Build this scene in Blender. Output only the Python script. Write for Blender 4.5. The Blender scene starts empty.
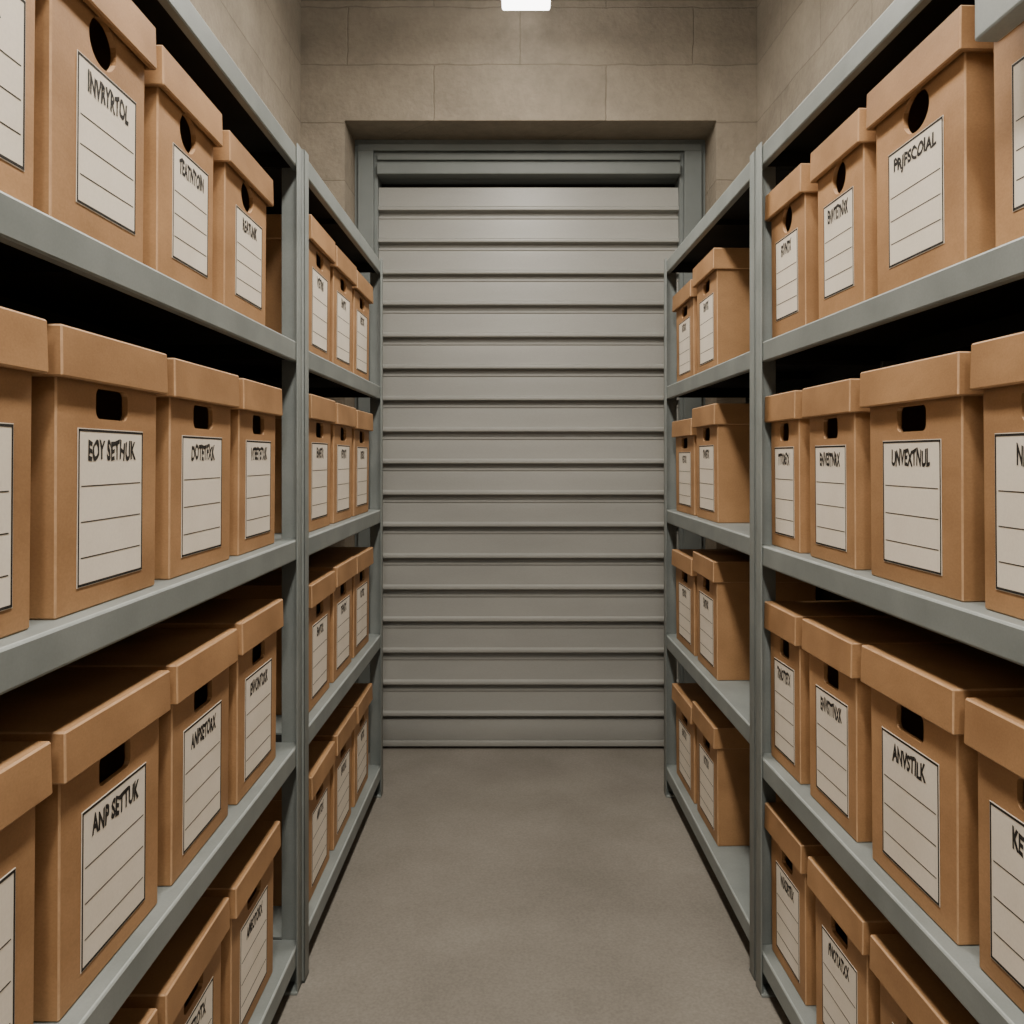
import bpy, bmesh, math, random
from mathutils import Vector, Matrix
random.seed(7)
scene = bpy.context.scene
COL = scene.collection
CAMZ = 1.19

# ------------------------------------------------------------ materials
def new_mat(name):
    m = bpy.data.materials.new(name); m.use_nodes = True
    nt = m.node_tree; b = nt.nodes["Principled BSDF"]
    return m, nt, b

def noisy(name, c1, c2, scale=8, rough=0.8, bump=0.1, bscale=60, metallic=0.0, stretch=(1,1,1), rnd=0.0, spec=0.3, detail=6, bdist=0.002, grain=0.0, gscale=260):
    m, nt, b = new_mat(name)
    N = nt.nodes; L = nt.links
    tc = N.new("ShaderNodeTexCoord"); mp = N.new("ShaderNodeMapping")
    mp.inputs["Scale"].default_value = stretch
    L.new(tc.outputs["Object"], mp.inputs["Vector"])
    oi = N.new("ShaderNodeObjectInfo")
    add = N.new("ShaderNodeVectorMath"); add.operation = 'ADD'
    mul = N.new("ShaderNodeVectorMath"); mul.operation = 'SCALE'
    comb = N.new("ShaderNodeCombineXYZ")
    L.new(oi.outputs["Random"], comb.inputs[0]); L.new(oi.outputs["Random"], comb.inputs[2])
    L.new(comb.outputs[0], mul.inputs[0]); mul.inputs["Scale"].default_value = 10
    L.new(mp.outputs[0], add.inputs[0]); L.new(mul.outputs[0], add.inputs[1])
    n1 = N.new("ShaderNodeTexNoise"); n1.inputs["Scale"].default_value = scale; n1.inputs["Detail"].default_value = detail
    L.new(add.outputs[0], n1.inputs["Vector"])
    cr = N.new("ShaderNodeValToRGB")
    cr.color_ramp.elements[0].position = 0.3; cr.color_ramp.elements[1].position = 0.7
    cr.color_ramp.elements[0].color = (*c1, 1); cr.color_ramp.elements[1].color = (*c2, 1)
    L.new(n1.outputs["Fac"], cr.inputs[0])
    out = cr.outputs[0]
    hs = N.new("ShaderNodeHueSaturation")
    if rnd > 0:
        mr = N.new("ShaderNodeMapRange"); mr.inputs[3].default_value = 1 - rnd; mr.inputs[4].default_value = 1 + rnd
        L.new(oi.outputs["Random"], mr.inputs[0]); L.new(mr.outputs[0], hs.inputs["Value"])
        L.new(out, hs.inputs["Color"]); out = hs.outputs[0]
    if grain > 0:
        n3 = N.new("ShaderNodeTexNoise"); n3.inputs["Scale"].default_value = gscale; n3.inputs["Detail"].default_value = 3
        L.new(add.outputs[0], n3.inputs["Vector"])
        mr3 = N.new("ShaderNodeMapRange"); mr3.inputs[1].default_value=.3; mr3.inputs[2].default_value=.7; mr3.inputs[3].default_value = 1-grain; mr3.inputs[4].default_value = 1+grain
        L.new(n3.outputs["Fac"], mr3.inputs[0])
        h2 = N.new("ShaderNodeHueSaturation"); L.new(mr3.outputs[0], h2.inputs["Value"]); L.new(out, h2.inputs["Color"]); out = h2.outputs[0]
    L.new(out, b.inputs["Base Color"])
    n2 = N.new("ShaderNodeTexNoise"); n2.inputs["Scale"].default_value = bscale; n2.inputs["Detail"].default_value = 4
    L.new(add.outputs[0], n2.inputs["Vector"])
    bp = N.new("ShaderNodeBump"); bp.inputs["Strength"].default_value = bump; bp.inputs["Distance"].default_value = bdist
    L.new(n2.outputs["Fac"], bp.inputs["Height"]); L.new(bp.outputs[0], b.inputs["Normal"])
    b.inputs["Roughness"].default_value = rough; b.inputs["Metallic"].default_value = metallic
    b.inputs["Specular IOR Level"].default_value = spec
    return m

KRAFT = noisy("kraft_cardboard", (0.325,0.175,0.078), (0.480,0.270,0.128), scale=6, rough=0.62, bump=0.35, bscale=30, stretch=(1,1,1.6), rnd=0.08, spec=0.35, grain=0.07)
KEDGE = noisy("worn_cardboard_edge", (0.46,0.275,0.145), (0.58,0.365,0.21), scale=30, rough=0.7, bump=0.1, grain=0.06)
PAPER = noisy("label_paper", (0.80,0.72,0.61), (0.88,0.80,0.69), scale=9, rough=0.85, bump=0.05, rnd=0.02, grain=0.03)
INK   = noisy("black_ink", (0.015,0.013,0.012), (0.035,0.031,0.028), scale=60, rough=0.7, bump=0)
STEEL = noisy("grey_painted_steel", (0.195,0.218,0.212), (0.260,0.284,0.275), scale=9, rough=0.45, bump=0.1, bscale=40, spec=0.4, grain=0.04)
SEDGE = noisy("worn_steel_edge", (0.32,0.35,0.34), (0.40,0.43,0.42), scale=20, rough=0.45, bump=0.05, grain=0.05)
UNDER_SHADE = noisy("shelf_underside_shade", (0.02,0.021,0.02), (0.03,0.031,0.03), rough=0.8, bump=0)  # near-black colour paints the shade beneath the shelves
BACK_SHADE  = noisy("painted_shade_dark", (0.010,0.009,0.008), (0.016,0.014,0.012), rough=0.85, bump=0.02)  # near-black colour stands in for shade behind boxes and above the shutter
SHUT  = noisy("grey_shutter_paint", (0.285,0.284,0.265), (0.350,0.347,0.323), scale=2.5, rough=0.38, bump=0.05, bscale=30, stretch=(0.5,1,2), spec=0.45, grain=0.04)
FRAME = noisy("grey_frame_paint", (0.155,0.173,0.169), (0.195,0.214,0.209), scale=4, rough=0.5, bump=0.03)
CEIL  = noisy("ceiling_concrete", (0.17,0.145,0.115), (0.21,0.18,0.145), scale=3, rough=0.9, bump=0.2)
FLOOR = noisy("floor_concrete", (0.198,0.180,0.154), (0.270,0.247,0.214), scale=3.2, rough=0.52, bump=0.3, bscale=80, spec=0.35, detail=13, grain=0.12, gscale=150)
HOUSING = noisy("light_housing", (0.6,0.6,0.58), (0.65,0.65,0.62), rough=0.5, bump=0)

def block_mat():
    m, nt, b = new_mat("concrete_block_wall"); N = nt.nodes; L = nt.links
    g = N.new("ShaderNodeNewGeometry"); sep = N.new("ShaderNodeSeparateXYZ")
    nw = N.new("ShaderNodeTexNoise"); nw.inputs["Scale"].default_value = 7; nw.inputs["Detail"].default_value = 6
    L.new(g.outputs["Position"], nw.inputs["Vector"])
    sc = N.new("ShaderNodeVectorMath"); sc.operation='SCALE'; sc.inputs["Scale"].default_value = 0.02
    L.new(nw.outputs["Color"], sc.inputs[0])
    ad = N.new("ShaderNodeVectorMath"); ad.operation='ADD'
    L.new(g.outputs["Position"], ad.inputs[0]); L.new(sc.outputs[0], ad.inputs[1])
    L.new(ad.outputs[0], sep.inputs[0])
    a = N.new("ShaderNodeMath"); a.operation = 'ADD'
    L.new(sep.outputs[0], a.inputs[0]); L.new(sep.outputs[1], a.inputs[1])
    c = N.new("ShaderNodeCombineXYZ"); L.new(a.outputs[0], c.inputs[0]); L.new(sep.outputs[2], c.inputs[1])
    mp = N.new("ShaderNodeMapping"); mp.inputs["Location"].default_value = (0.374, -0.055, 0)
    L.new(c.outputs[0], mp.inputs[0])
    br = N.new("ShaderNodeTexBrick")
    br.inputs["Scale"].default_value = 1
    br.inputs["Brick Width"].default_value = 0.66; br.inputs["Row Height"].default_value = 0.22
    br.inputs["Mortar Size"].default_value = 0.004; br.inputs["Mortar Smooth"].default_value = 1.0
    br.inputs["Color1"].default_value = (0.240,0.203,0.157,1); br.inputs["Color2"].default_value = (0.272,0.231,0.180,1)
    br.inputs["Mortar"].default_value = (0.195,0.164,0.125,1)
    L.new(mp.outputs[0], br.inputs[0])
    n = N.new("ShaderNodeTexNoise"); n.inputs["Scale"].default_value = 3.4; n.inputs["Detail"].default_value = 14; n.inputs["Roughness"].default_value = 0.8
    L.new(g.outputs["Position"], n.inputs["Vector"])
    cr = N.new("ShaderNodeValToRGB"); cr.color_ramp.elements[0].position = .32; cr.color_ramp.elements[1].position = .68
    cr.color_ramp.elements[0].color = (.72,.715,.71,1); cr.color_ramp.elements[1].color = (1.22,1.22,1.20,1)
    L.new(n.outputs["Fac"], cr.inputs[0])
    mx = N.new("ShaderNodeMixRGB"); mx.blend_type = 'MULTIPLY'; mx.inputs[0].default_value = 1
    L.new(br.outputs[0], mx.inputs[1]); L.new(cr.outputs[0], mx.inputs[2])
    L.new(mx.outputs[0], b.inputs["Base Color"])
    n2 = N.new("ShaderNodeTexNoise"); n2.inputs["Scale"].default_value = 50; n2.inputs["Detail"].default_value = 7
    L.new(g.outputs["Position"], n2.inputs["Vector"])
    m2 = N.new("ShaderNodeMath"); m2.operation = 'MULTIPLY'; m2.inputs[1].default_value = 2.0
    L.new(n2.outputs["Fac"], m2.inputs[0])
    s = N.new("ShaderNodeMath"); s.operation = 'SUBTRACT'; L.new(m2.outputs[0], s.inputs[0]); L.new(br.outputs["Fac"], s.inputs[1])
    bp = N.new("ShaderNodeBump"); bp.inputs["Strength"].default_value = 0.55; bp.inputs["Distance"].default_value = 0.004
    L.new(s.outputs[0], bp.inputs["Height"]); L.new(bp.outputs[0], b.inputs["Normal"])
    b.inputs["Roughness"].default_value = 0.88
    return m
BLOCK = block_mat()
def emis(name, col, st):
    m, nt, b = new_mat(name)
    b.inputs["Base Color"].default_value = (*col,1)
    b.inputs["Emission Color"].default_value = (*col,1); b.inputs["Emission Strength"].default_value = st
    return m
GLOW = emis("light_diffuser", (1.0,0.97,0.92), 9)

# ------------------------------------------------------------ mesh helpers
def add_box(bm, x0,x1,y0,y1,z0,z1, bevel=0, mi=0, seg=2):
    r = bmesh.ops.create_cube(bm, size=1)
    vs = r['verts']
    for v in vs:
        v.co = Vector(((x0+x1)/2 + v.co.x*(x1-x0), (y0+y1)/2 + v.co.y*(y1-y0), (z0+z1)/2 + v.co.z*(z1-z0)))
    fs = set(f for v in vs for f in v.link_faces)
    for f in fs: f.material_index = mi
    if bevel > 0:
        es = list(set(e for v in vs for e in v.link_edges))
        bmesh.ops.bevel(bm, geom=es, offset=bevel, segments=seg, affect='EDGES', profile=0.5)

def add_prism(bm, pts, x0, x1, mi=0):
    a = [bm.verts.new((x0,y,z)) for y,z in pts]; b = [bm.verts.new((x1,y,z)) for y,z in pts]
    n = len(pts)
    fs = [bm.faces.new(a), bm.faces.new(list(reversed(b)))]
    for i in range(n):
        fs.append(bm.faces.new((a[i], b[i], b[(i+1)%n], a[(i+1)%n])))
    for f in fs: f.material_index = mi
    return fs

def to_mesh(bm, name, mats, smooth=None):
    bmesh.ops.recalc_face_normals(bm, faces=bm.faces)
    me = bpy.data.meshes.new(name); bm.to_mesh(me); bm.free()
    for m in mats: me.materials.append(m)
    if smooth:
        for p in me.polygons: p.use_smooth = True
        me.set_sharp_from_angle(angle=math.radians(smooth))
    return me

def obj(name, me, parent=None, loc=(0,0,0), rotz=0):
    o = bpy.data.objects.new(name, me); COL.objects.link(o)
    o.location = loc; o.rotation_euler = (0,0,rotz)
    if parent: o.parent = parent
    return o
def boxobj(name, dims, mat, bevel=0, parent=None, loc=(0,0,0)):
    bm = bmesh.new()
    for d in (dims if isinstance(dims[0], tuple) else [dims]): add_box(bm, *d, bevel=bevel)
    return obj(name, to_mesh(bm, name, [mat], 20), parent, loc)

# ------------------------------------------------------------ setting
YB, YD = 3.24, 3.486
ZC = 2.93
def struct(o, label, cat):
    o["kind"] = "structure"; o["label"] = label; o["category"] = cat
fl = boxobj("floor", (-0.95,1.35,-2.2,3.75,-0.1,0), FLOOR); struct(fl, "smooth beige-grey concrete floor", "floor")
ce = boxobj("ceiling", (-0.95,1.35,-2.2,3.75,ZC,ZC+0.1), CEIL); struct(ce, "grey-beige concrete ceiling", "ceiling")
wl = boxobj("wall_left", (-0.95,-0.839,-2.2,3.75,0,ZC), BLOCK); struct(wl, "beige-grey concrete block side wall", "wall")
bm = bmesh.new()
def wx(y): return 0.90 + 0.048*(3.24-y)
p = [(wx(3.75),3.75),(wx(-2.2),-2.2),(1.35,-2.2),(1.35,3.75)]
a = [bm.verts.new((x,y,0)) for x,y in p]; b = [bm.verts.new((x,y,ZC)) for x,y in p]
bm.faces.new(a); bm.faces.new(b)
for i in range(4): bm.faces.new((a[i],a[(i+1)%4],b[(i+1)%4],b[i]))
wr = obj("wall_right", to_mesh(bm,"wall_right",[BLOCK])); struct(wr, "beige-grey concrete block side wall", "wall")
OL, OR, OT = -0.672, 0.745, CAMZ+1.283
bm = bmesh.new()
add_box(bm, -0.839, OL, YB, 3.70, 0, ZC); add_box(bm, OR, 0.90, YB, 3.70, 0, ZC); add_box(bm, OL, OR, YB, 3.70, OT, ZC)
wb = obj("wall_back", to_mesh(bm,"wall_back",[BLOCK])); struct(wb, "concrete block end wall with recessed doorway", "wall")

# frame: thin outer lip, wide flat jambs, heavier stepped head
DL, DR = -0.580, 0.640
FY = 3.425
bm = bmesh.new()
rings = [(0.000,0.016,0.000,0.024,FY+0.010),(0.016,0.078,0.024,0.050,FY-0.006),(0.078,0.092,0.050,0.062,FY+0.014)]
for s0,s1,t0,t1,y in rings:
    k = 1.12
    add_box(bm, OL+s0, OL+s1, y, 3.60, 0, OT-t1, bevel=0.0015)
    add_box(bm, OR-s1*k, OR-s0*k, y, 3.60, 0, OT-t1, bevel=0.0015)
    add_box(bm, OL+s0, OR-s0*k, y, 3.60, OT-t1, OT-t0, bevel=0.0015)
XL, XR = OL+0.092, OR-0.103
add_box(bm, XL, XR, FY-0.002, 3.60, OT-0.086, OT-0.062, bevel=0.003)
add_box(bm, XL, XR, FY+0.012, 3.60, OT-0.100, OT-0.086, bevel=0.002)
add_box(bm, XL, XR, FY-0.012, 3.60, OT-0.146, OT-0.100, bevel=0.004)
tr = obj("trim_1", to_mesh(bm,"trim_1",[FRAME],20)); struct(tr, "grey-blue painted steel door frame with stepped header", "door frame")

# roller shutter: flat leaning slats with a projecting rolled lip and groove
bm = bmesh.new()
pitch = 0.1286
front = []
z = 0.134
while z < OT-0.17:
    jit = random.uniform(-0.0015,0.0015)
    seq = [(0.003,0.0000),(-0.022,0.0004),(-0.0285,0.0035),(-0.0295,0.0090),(-0.0280,0.0150),(-0.0175,0.0215),
           (-0.0165,0.030),(-0.0150,0.070),(-0.0120,0.098),(-0.0150,0.102),(-0.0150,0.1095),(0.003,0.1135),(0.003,0.1284)]
    for i,(dy,dz) in enumerate(seq):
        front.append((YD+dy, z+dz+(jit if 0<i<12 else 0)))
    z += pitch
top = OT-0.182
front = [(y,zz) for y,zz in front if zz < top]
front.append((front[-1][0], top))
front.append((YD+0.02, top+0.001))
backpts = [(YD+0.03, top+0.001), (YD+0.03, front[0][1])]
add_prism(bm, front+backpts, DL-0.01, DR+0.01)
add_box(bm, DL-0.01, DR+0.01, YD+0.06, YD+0.08, top-0.02, OT-0.10, bevel=0, mi=1)  # dark strip paints the shadow in the gap under the header
add_box(bm, DL-0.01, DR+0.01, YD-0.018, YD+0.03, 0.034, 0.119, bevel=0.003)
add_box(bm, DL-0.01, DR+0.01, YD-0.028, YD+0.03, 0.012, 0.034, bevel=0.003)
add_box(bm, DL-0.01, DR+0.01, YD+0.004, YD+0.03, 0.002, 0.135, bevel=0.0)
dr = obj("door_1", to_mesh(bm,"door_1",[SHUT,BACK_SHADE],30)); struct(dr, "closed light grey ribbed metal roller shutter door", "roller door")

# ------------------------------------------------------------ ceiling lights, the unseen ones added for fill light
def fixture(y0, y1, x=0.018, power=60, lsize=None, loff=0):
    e = bpy.data.objects.new("ceiling_light", None); COL.objects.link(e); e.location = (x,(y0+y1)/2,ZC)
    e["label"] = "glowing white fluorescent ceiling light batten"; e["category"] = "ceiling light"; e["group"] = "ceiling lights"
    h = (y1-y0)/2
    boxobj("housing", (-0.09,0.09,-h,h,-0.045,0), HOUSING, 0.004, e)
    boxobj("diffuser", (-0.086,0.086,-h+0.004,h-0.004,-0.138,-0.0455), GLOW, 0.008, e)
    ld = bpy.data.lights.new("lamp", 'AREA'); ld.shape = 'RECTANGLE'; ld.size = 0.17; ld.size_y = lsize or (y1-y0)
    ld.energy = power; ld.color = (1.0,0.925,0.81)
    lo = bpy.data.objects.new("lamp", ld); COL.objects.link(lo); lo.parent = e; lo.location = (0,loff,-0.145)
fixture(1.85, 3.06, power=23, lsize=0.8, loff=-0.2)
fixture(-0.1, 1.2, power=38)  # unseen batten above the camera, added as fill light
fixture(-1.9, -0.6, power=38)  # unseen batten behind the camera, added to light the box fronts

# ------------------------------------------------------------ racks
RD = 0.33
SHL = [0.102, 0.547, 1.006, 1.447, 1.88]
SHR = [0.095, 0.525, 0.994, 1.445, 1.88]
SHF = [0.102, 0.565, 1.005, 1.438, 1.88]
LEVELS = {}
def rack(org, ang, L, label, SH):
    e = bpy.data.objects.new("shelving_rack", None); COL.objects.link(e)
    LEVELS[e.name] = SH
    e.location = (org[0], org[1], 0); e.rotation_euler = (0,0,ang)
    e["label"] = label; e["category"] = "shelving"; e["group"] = "steel shelving racks along the aisle"
    W = 0.037; T = 0.003
    prof = [(0.0075,0),(0.0055,-0.0008),(0.004,-0.0035),(0.004,-0.042),(0.0055,-0.045),(0.018,-0.045),(0.018,-0.0425),(0.0065,-0.0425),(0.0065,-0.004),
            (RD-0.008,-0.004),(RD-0.008,-0.04),(RD-0.005,-0.04),(RD-0.005,0)]
    bm = bmesh.new(); fs = add_prism(bm, prof, 0.004, L-0.004)
    for i in (5,6,7,8,9): fs[2+i].material_index = 1  # under and inner faces get the painted shade
    for i in (0,1): fs[2+i].material_index = 2
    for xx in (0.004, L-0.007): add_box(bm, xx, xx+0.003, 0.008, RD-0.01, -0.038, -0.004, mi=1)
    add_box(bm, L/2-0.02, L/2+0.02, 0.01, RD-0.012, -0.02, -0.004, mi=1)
    me = to_mesh(bm, "shelf", [STEEL, UNDER_SHADE, SEDGE])
    for z in SH: obj("shelf", me, e, (0,0,z))
    def post(mirrorx, front):
        bm = bmesh.new()
        H = SH[-1]+0.006
        if front:
            add_box(bm, 0, W, 0, T, 0, H, bevel=0.001); add_box(bm, 0, T, 0, 0.045, 0, H, bevel=0.001)
            add_box(bm, 0, 0.042, 0, 0.045, 0, 0.006, bevel=0.001)
        else:
            add_box(bm, 0, W, RD-T-0.001, RD-0.001, 0, H, bevel=0.001); add_box(bm, 0, T, RD-0.04, RD-0.001, 0, H, bevel=0.001)
        if mirrorx:
            for v in bm.verts: v.co.x = -v.co.x
        return to_mesh(bm, "post", [STEEL], 35)
    obj("post", post(False,True), e); obj("post", post(True,True), e, (L,0,0))
    obj("post", post(False,False), e); obj("post", post(True,False), e, (L,0,0))
    boxobj("back_shade_panel", (0.004,L-0.004,RD-0.0045,RD-0.0012,0.07,SH[-1]-0.002), BACK_SHADE, 0, e)  # added dark sheet, paints the gaps around the boxes as deep shade
    return e

LN = rack((-0.495,0.30), math.pi/2, 1.620, "long grey-blue steel shelving rack loaded with archive boxes", SHL)
LF = rack((-0.489,1.922), math.pi/2, 1.088, "shorter grey-blue steel shelving rack beside the roller shutter", SHF)
aN = math.atan2(-1,0.048); aF = math.atan2(-1,0.022)
RN = rack((0.528,1.912), aN, 1.60, "long grey-blue steel shelving rack loaded with archive boxes", SHR)
RF = rack((0.506,3.01), aF, 1.080, "half-filled grey-blue steel shelving rack beside the roller shutter", SHF)
bm = bmesh.new()
add_box(bm, 0.895, 1.25, -0.030, 0.0, 1.685, 1.90, bevel=0.004)
add_box(bm, 0.880, 1.25, -0.034, 0.0, 1.840, 1.90, bevel=0.003)
obj("fascia_plate", to_mesh(bm,"fascia_plate",[STEEL],20), RN)

# ------------------------------------------------------------ archive boxes
BW, BD, BH, LH = 0.258, 0.280, 0.300, 0.052
OV = 0.009
def boolean_mesh(base, cutters, name, mats):
    o = bpy.data.objects.new("tmp", base); COL.objects.link(o); tmp = [o]
    for c in cutters:
        co = bpy.data.objects.new("tmpc", c); COL.objects.link(co); tmp.append(co)
        md = o.modifiers.new("b",'BOOLEAN'); md.operation='DIFFERENCE'; md.object=co; md.solver='EXACT'
    dg = bpy.context.evaluated_depsgraph_get(); dg.update()
    me = bpy.data.meshes.new_from_object(o.evaluated_get(dg)); me.name = name
    for t in tmp: bpy.data.objects.remove(t)
    me.materials.clear()
    for m in mats: me.materials.append(m)
    for p in me.polygons:
        p.use_smooth = False
        n = p.normal
        p.material_index = 1 if max(abs(n.x),abs(n.y),abs(n.z)) < 0.9 and p.center.y < 0.02 and p.center.z>0.001 and abs(p.center.x)>BW/2-0.02 or (abs(n.z)<0.9 and abs(n.z)>0.4) else 0
    return me
def slot_cutter(w, h, zc, depth0, depth1):
    bm = bmesh.new(); r = min(w,h)*0.5*0.55; pts=[]
    if abs(w-h) < 0.025: 
        for i in range(32):
            t = 2*math.pi*i/32; pts.append((w/2*math.cos(t), h/2*math.sin(t)))
    else:
        for cx,cz,a0 in ((w/2-r,h/2-r,0),(-w/2+r,h/2-r,90),(-w/2+r,-h/2+r,180),(w/2-r,-h/2+r,270)):
            for i in range(7):
                t = math.radians(a0+i*15); pts.append((cx+r*math.cos(t), cz+r*math.sin(t)))
    a=[bm.verts.new((x,depth0,zc+z)) for x,z in pts]; b=[bm.verts.new((x,depth1,zc+z)) for x,z in pts]
    bm.faces.new(a); bm.faces.new(b); n=len(pts)
    for i in range(n): bm.faces.new((a[i],a[(i+1)%n],b[(i+1)%n],b[i]))
    return to_mesh(bm,"cut",[])
def make_body(hole):
    bm=bmesh.new(); add_box(bm,-BW/2,BW/2,0,BD,0,BH,bevel=0.002,seg=1)
    for v in bm.verts:
        k = 0.985+0.015*v.co.z/BH
        v.co.x *= k; v.co.y = BD/2+(v.co.y-BD/2)*(0.985+0.015*v.co.z/BH)
    base=to_mesh(bm,"b",[])
    bm=bmesh.new(); add_box(bm,-BW/2+0.008,BW/2-0.008,0.008,BD-0.008,0.006,BH+0.05); inner=to_mesh(bm,"i",[])
    return boolean_mesh(base,[inner,hole],"body",[KRAFT,KEDGE])
def make_lid():
    o=OV; bm=bmesh.new(); add_box(bm,-BW/2-o,BW/2+o,-o-0.002,BD+o,BH+0.004-LH,BH+0.006,bevel=0.002,seg=1)
    for v in bm.verts:
        k = 1+0.008*(BH+0.006-v.co.z)/LH
        v.co.x*=k; v.co.y=BD/2+(v.co.y-BD/2)*k
    base=to_mesh(bm,"b",[])
    bm=bmesh.new(); add_box(bm,-BW/2-0.003,BW/2+0.003,-0.004,BD+0.003,BH-LH-0.05,BH+0.0005); inner=to_mesh(bm,"i",[])
    return boolean_mesh(base,[inner],"lid",[KRAFT,KEDGE])
BODY_SLOT = make_body(slot_cutter(0.082,0.035,0.2300,-0.03,0.03))
BODY_ROUND = make_body(slot_cutter(0.076,0.054,0.2300,-0.03,0.03))
LID = make_lid()

def text_mesh(s):
    cu = bpy.data.curves.new("t",'FONT'); cu.body=s; cu.size=0.035; cu.offset=0.0015; cu.align_x='LEFT'; cu.resolution_u=3
    cu.space_character=1.03
    o=bpy.data.objects.new("t",cu); COL.objects.link(o)
    dg=bpy.context.evaluated_depsgraph_get(); dg.update()
    me=bpy.data.meshes.new_from_object(o.evaluated_get(dg)); bpy.data.objects.remove(o)
    return me
_cache={}
def label_mesh(s, rows, LW, LHH):
    key=(s,rows,LW,LHH)
    if key in _cache: return _cache[key]
    bm=bmesh.new()
    if s:
        tm=text_mesh(s); bm.from_mesh(tm)
        xs=[v.co.x for v in bm.verts]; ys=[v.co.y for v in bm.verts]
        x0,x1,y0,y1=min(xs),max(xs),min(ys),max(ys)
        n=len(s); tw=min(LW*0.80, 0.0125*n); th=0.0235
        ph=random.uniform(0,6)
        for v in bm.verts:
            u=(v.co.x-x0)/(x1-x0)*tw; w=(v.co.y-y0)/(y1-y0)*th
            jx=0.0007*math.sin(w*420+u*90+ph); jw=0.0010*math.sin(u*150+ph)+0.0005*math.sin(u*410+2*ph)
            v.co=Vector((u-tw/2+w*0.04+jx, -0.0011, LHH-0.036+w*(1+0.07*math.sin(u*230+ph))+jw))
        for f in bm.faces: f.material_index=1
    add_box(bm,-LW/2,LW/2,-0.0007,0,0,LHH)
    b0=0.0008; t=0.0028
    for d in ((-LW/2+b0,LW/2-b0,b0,b0+t),(-LW/2+b0,LW/2-b0,LHH-b0-t,LHH-b0),(-LW/2+b0,-LW/2+b0+t,b0,LHH-b0),(LW/2-b0-t,LW/2-b0,b0,LHH-b0)):
        add_box(bm,d[0],d[1],-0.001,-0.0006,d[2],d[3],mi=1)
    zt=LHH-0.064; step=(zt-0.032)/(rows-1)
    for i in range(rows):
        z=zt-i*step
        add_box(bm,-LW/2+0.008,LW/2-0.008,-0.001,-0.0006,z-0.0006,z+0.0006,mi=1)
    me=bpy.data.meshes.new("label_card")
    bmesh.ops.recalc_face_normals(bm, faces=[f for f in bm.faces if f.material_index==0])
    bm.to_mesh(me); bm.free(); me.materials.append(PAPER); me.materials.append(INK)
    _cache[key]=me
    return me

def archive_box(rk, s, shelf, text, width=0.258, sz=1.0, hole='slot', loff=0.0, group=""):
    e=bpy.data.objects.new("archive_box",None); COL.objects.link(e)
    ang=rk.rotation_euler[2]; M=Matrix.Rotation(ang,4,'Z')
    e.location=rk.location+M@Vector((s,0.0265,LEVELS[rk.name][shelf]+0.0005))
    e.rotation_euler=(0,0,ang+math.radians(random.uniform(-0.6,0.6)))
    e["label"]="brown cardboard archive box with lid and white label"+((" marked "+text) if text else "")
    e["category"]="box"; e["group"]=group
    sx=width/BW
    b=obj("body", BODY_ROUND if hole=='round' else BODY_SLOT, e); b.scale=(sx,1,sz)
    l=obj("lid", LID, e); l.scale=(sx,1,sz); l.rotation_euler=(0,0,math.radians(random.uniform(-0.25,0.25)))
    rd = hole=='round'
    me = label_mesh(text,3,0.162,0.160) if rd else label_mesh(text,3,0.170,0.175)
    z0 = 0.038 if rd else 0.026
    c=obj("label_card", me, e, (loff,0.0016,z0*sz)); c.scale=(min(1,sx*1.03),1,sz)
    c.rotation_euler=(math.radians(0.42),0,0)
    return e

def row(rk, shelf, spans, texts, hole='slot', szs=None, group="", extra=None):
    for i,((y0,y1),text) in enumerate(zip(spans,texts)):
        yc=(y0+y1)/2; w=(y1-y0)-2*OV-0.004
        ang=rk.rotation_euler[2]
        left = rk in (LN,LF)
        s = yc-rk.location.y if left else (rk.location.y-yc)/abs(math.sin(ang))
        sz = szs[i] if isinstance(szs,(list,tuple)) else (szs or 1.0)
        lo = (0.013 if left else -0.004) if hole=='round' else random.uniform(-0.002,0.002)
        if extra and i in extra: lo = extra[i]
        archive_box(rk,s,shelf,text,w,sz,hole,lo,group)
G=["archive boxes on the bottom shelf","archive boxes on the lower shelf","archive boxes on the middle shelf","archive boxes on the upper shelf"]
spans={3:[(1.485,1.758),(1.208,1.458),(0.934,1.190),(0.650,0.926)],
       2:[(1.562,1.820),(1.256,1.537),(0.944,1.228),(0.645,0.921)],
       1:[(1.555,1.828),(1.258,1.536),(0.952,1.236),(0.645,0.928)],
       0:[(1.520,1.808),(1.218,1.495),(0.92,1.195)]}
T={3:["REATUNK","TEATNTOIN","INVRYRTOL","ENVRTK"],2:["VTEETETXK","DOTETFXK","EOY SETHUK","RETNUK"],
   1:["ENVONTOXK","ANPSETORX","ANP SETTUK","ENVOTU"],0:["AMEOTOKX","ENVETOTX","INVSTOKX"]}
Z={3:[1.03,1.08,1.12,1.12],2:[1.075,1.08,1.085,1.085],1:[1.105,1.09,1.09,1.09],0:[1.03,1.03,1.03]}
for sh in T: row(LN,sh,spans[sh],T[sh],'round' if sh==3 else 'slot',Z[sh],G[sh],{3:0.025 if sh==3 else 0.006})
lf=[(2.045,2.315),(2.335,2.605),(2.625,2.895)]
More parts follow.
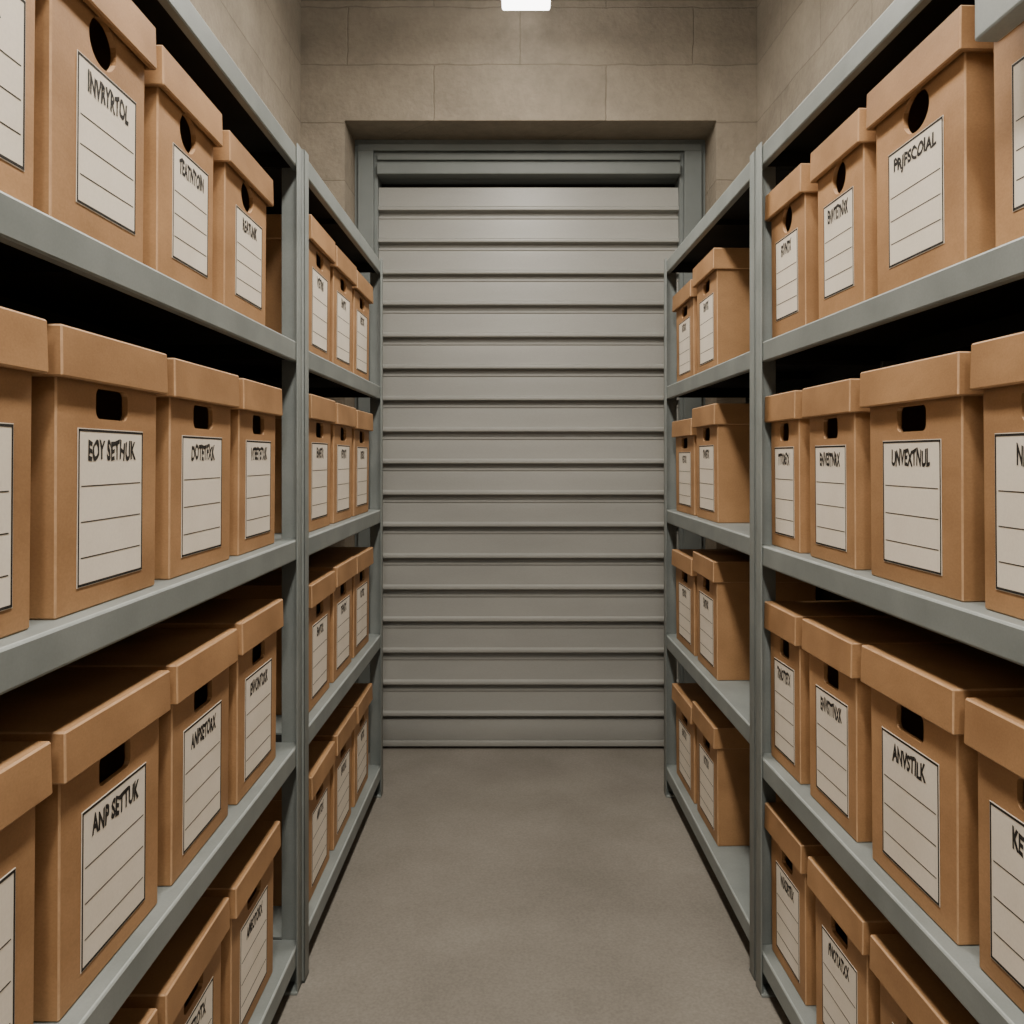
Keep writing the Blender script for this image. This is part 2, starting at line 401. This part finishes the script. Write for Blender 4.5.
T={3:["VTETNX","ENVTX","RETOX"],2:["ENVETX","VETNTX","RTEXX"],1:["ENVTOX","TEVNTX","ROTEX"],0:["AMVTOX","ENTOXX","VETXX"]}
for sh in T: row(LF,sh,lf,T[sh],'slot',[1.10,1.09,1.08] if sh>=2 else [1.03,1.05,1.04],G[sh])
rspans={3:[(1.68,1.90),(1.42,1.642),(1.12,1.402),(0.80,1.085)],
        2:[(1.71,1.903),(1.455,1.682),(1.130,1.420),(0.85,1.106)],
        1:[(1.71,1.903),(1.45,1.682),(1.140,1.418),(0.85,1.118)],
        0:[(1.68,1.90),(1.41,1.65),(1.11,1.385)]}
T={3:["FXVNTX","ENVTETNXK","PRJFSCOIAL","ENVTX"],2:["TTTORETX","ENVESTNRX","UNVEXTNUL","NETNUX"],
   1:["TKNOTTETX","ENVSTTNXK","ANVSTILK","KETNUX"],0:["VNXDETRX","PNOTATXX","ENVSTUX"]}
Z={3:[1.07,1.08,1.12,1.12],2:[1.08,1.08,1.10,1.12],1:[1.12,1.13,1.15,1.14],0:[1.06,1.05,1.04]}
for sh in T: row(RN,sh,rspans[sh],T[sh],'round' if sh==3 else 'slot',Z[sh],G[sh],{3:-0.010})
rf=[(2.36,2.63),(2.65,2.94)]
T={3:["ENVTX","RTEXX"],2:["TNVETX","VETXX"],1:["ENTNX","TEVXX"],0:["VXTOX","ENTXX"]}
for sh in T: row(RF,sh,rf,T[sh],'slot',[1.09,1.0],G[sh])

# ------------------------------------------------------------ world, camera
w=bpy.data.worlds.new("world"); scene.world=w; w.use_nodes=True
w.node_tree.nodes["Background"].inputs[0].default_value=(1.0,0.9,0.78,1); w.node_tree.nodes["Background"].inputs[1].default_value=0.36
cd=bpy.data.cameras.new("camera"); cam=bpy.data.objects.new("camera",cd); COL.objects.link(cam)
cam.location=(0,0,CAMZ); cam.rotation_euler=(math.pi/2,0,0)
cd.sensor_width=36; cd.lens=36*850/1024; cd.shift_x=-9/1024; cd.shift_y=-55/1024; cd.clip_start=0.02
scene.camera=cam
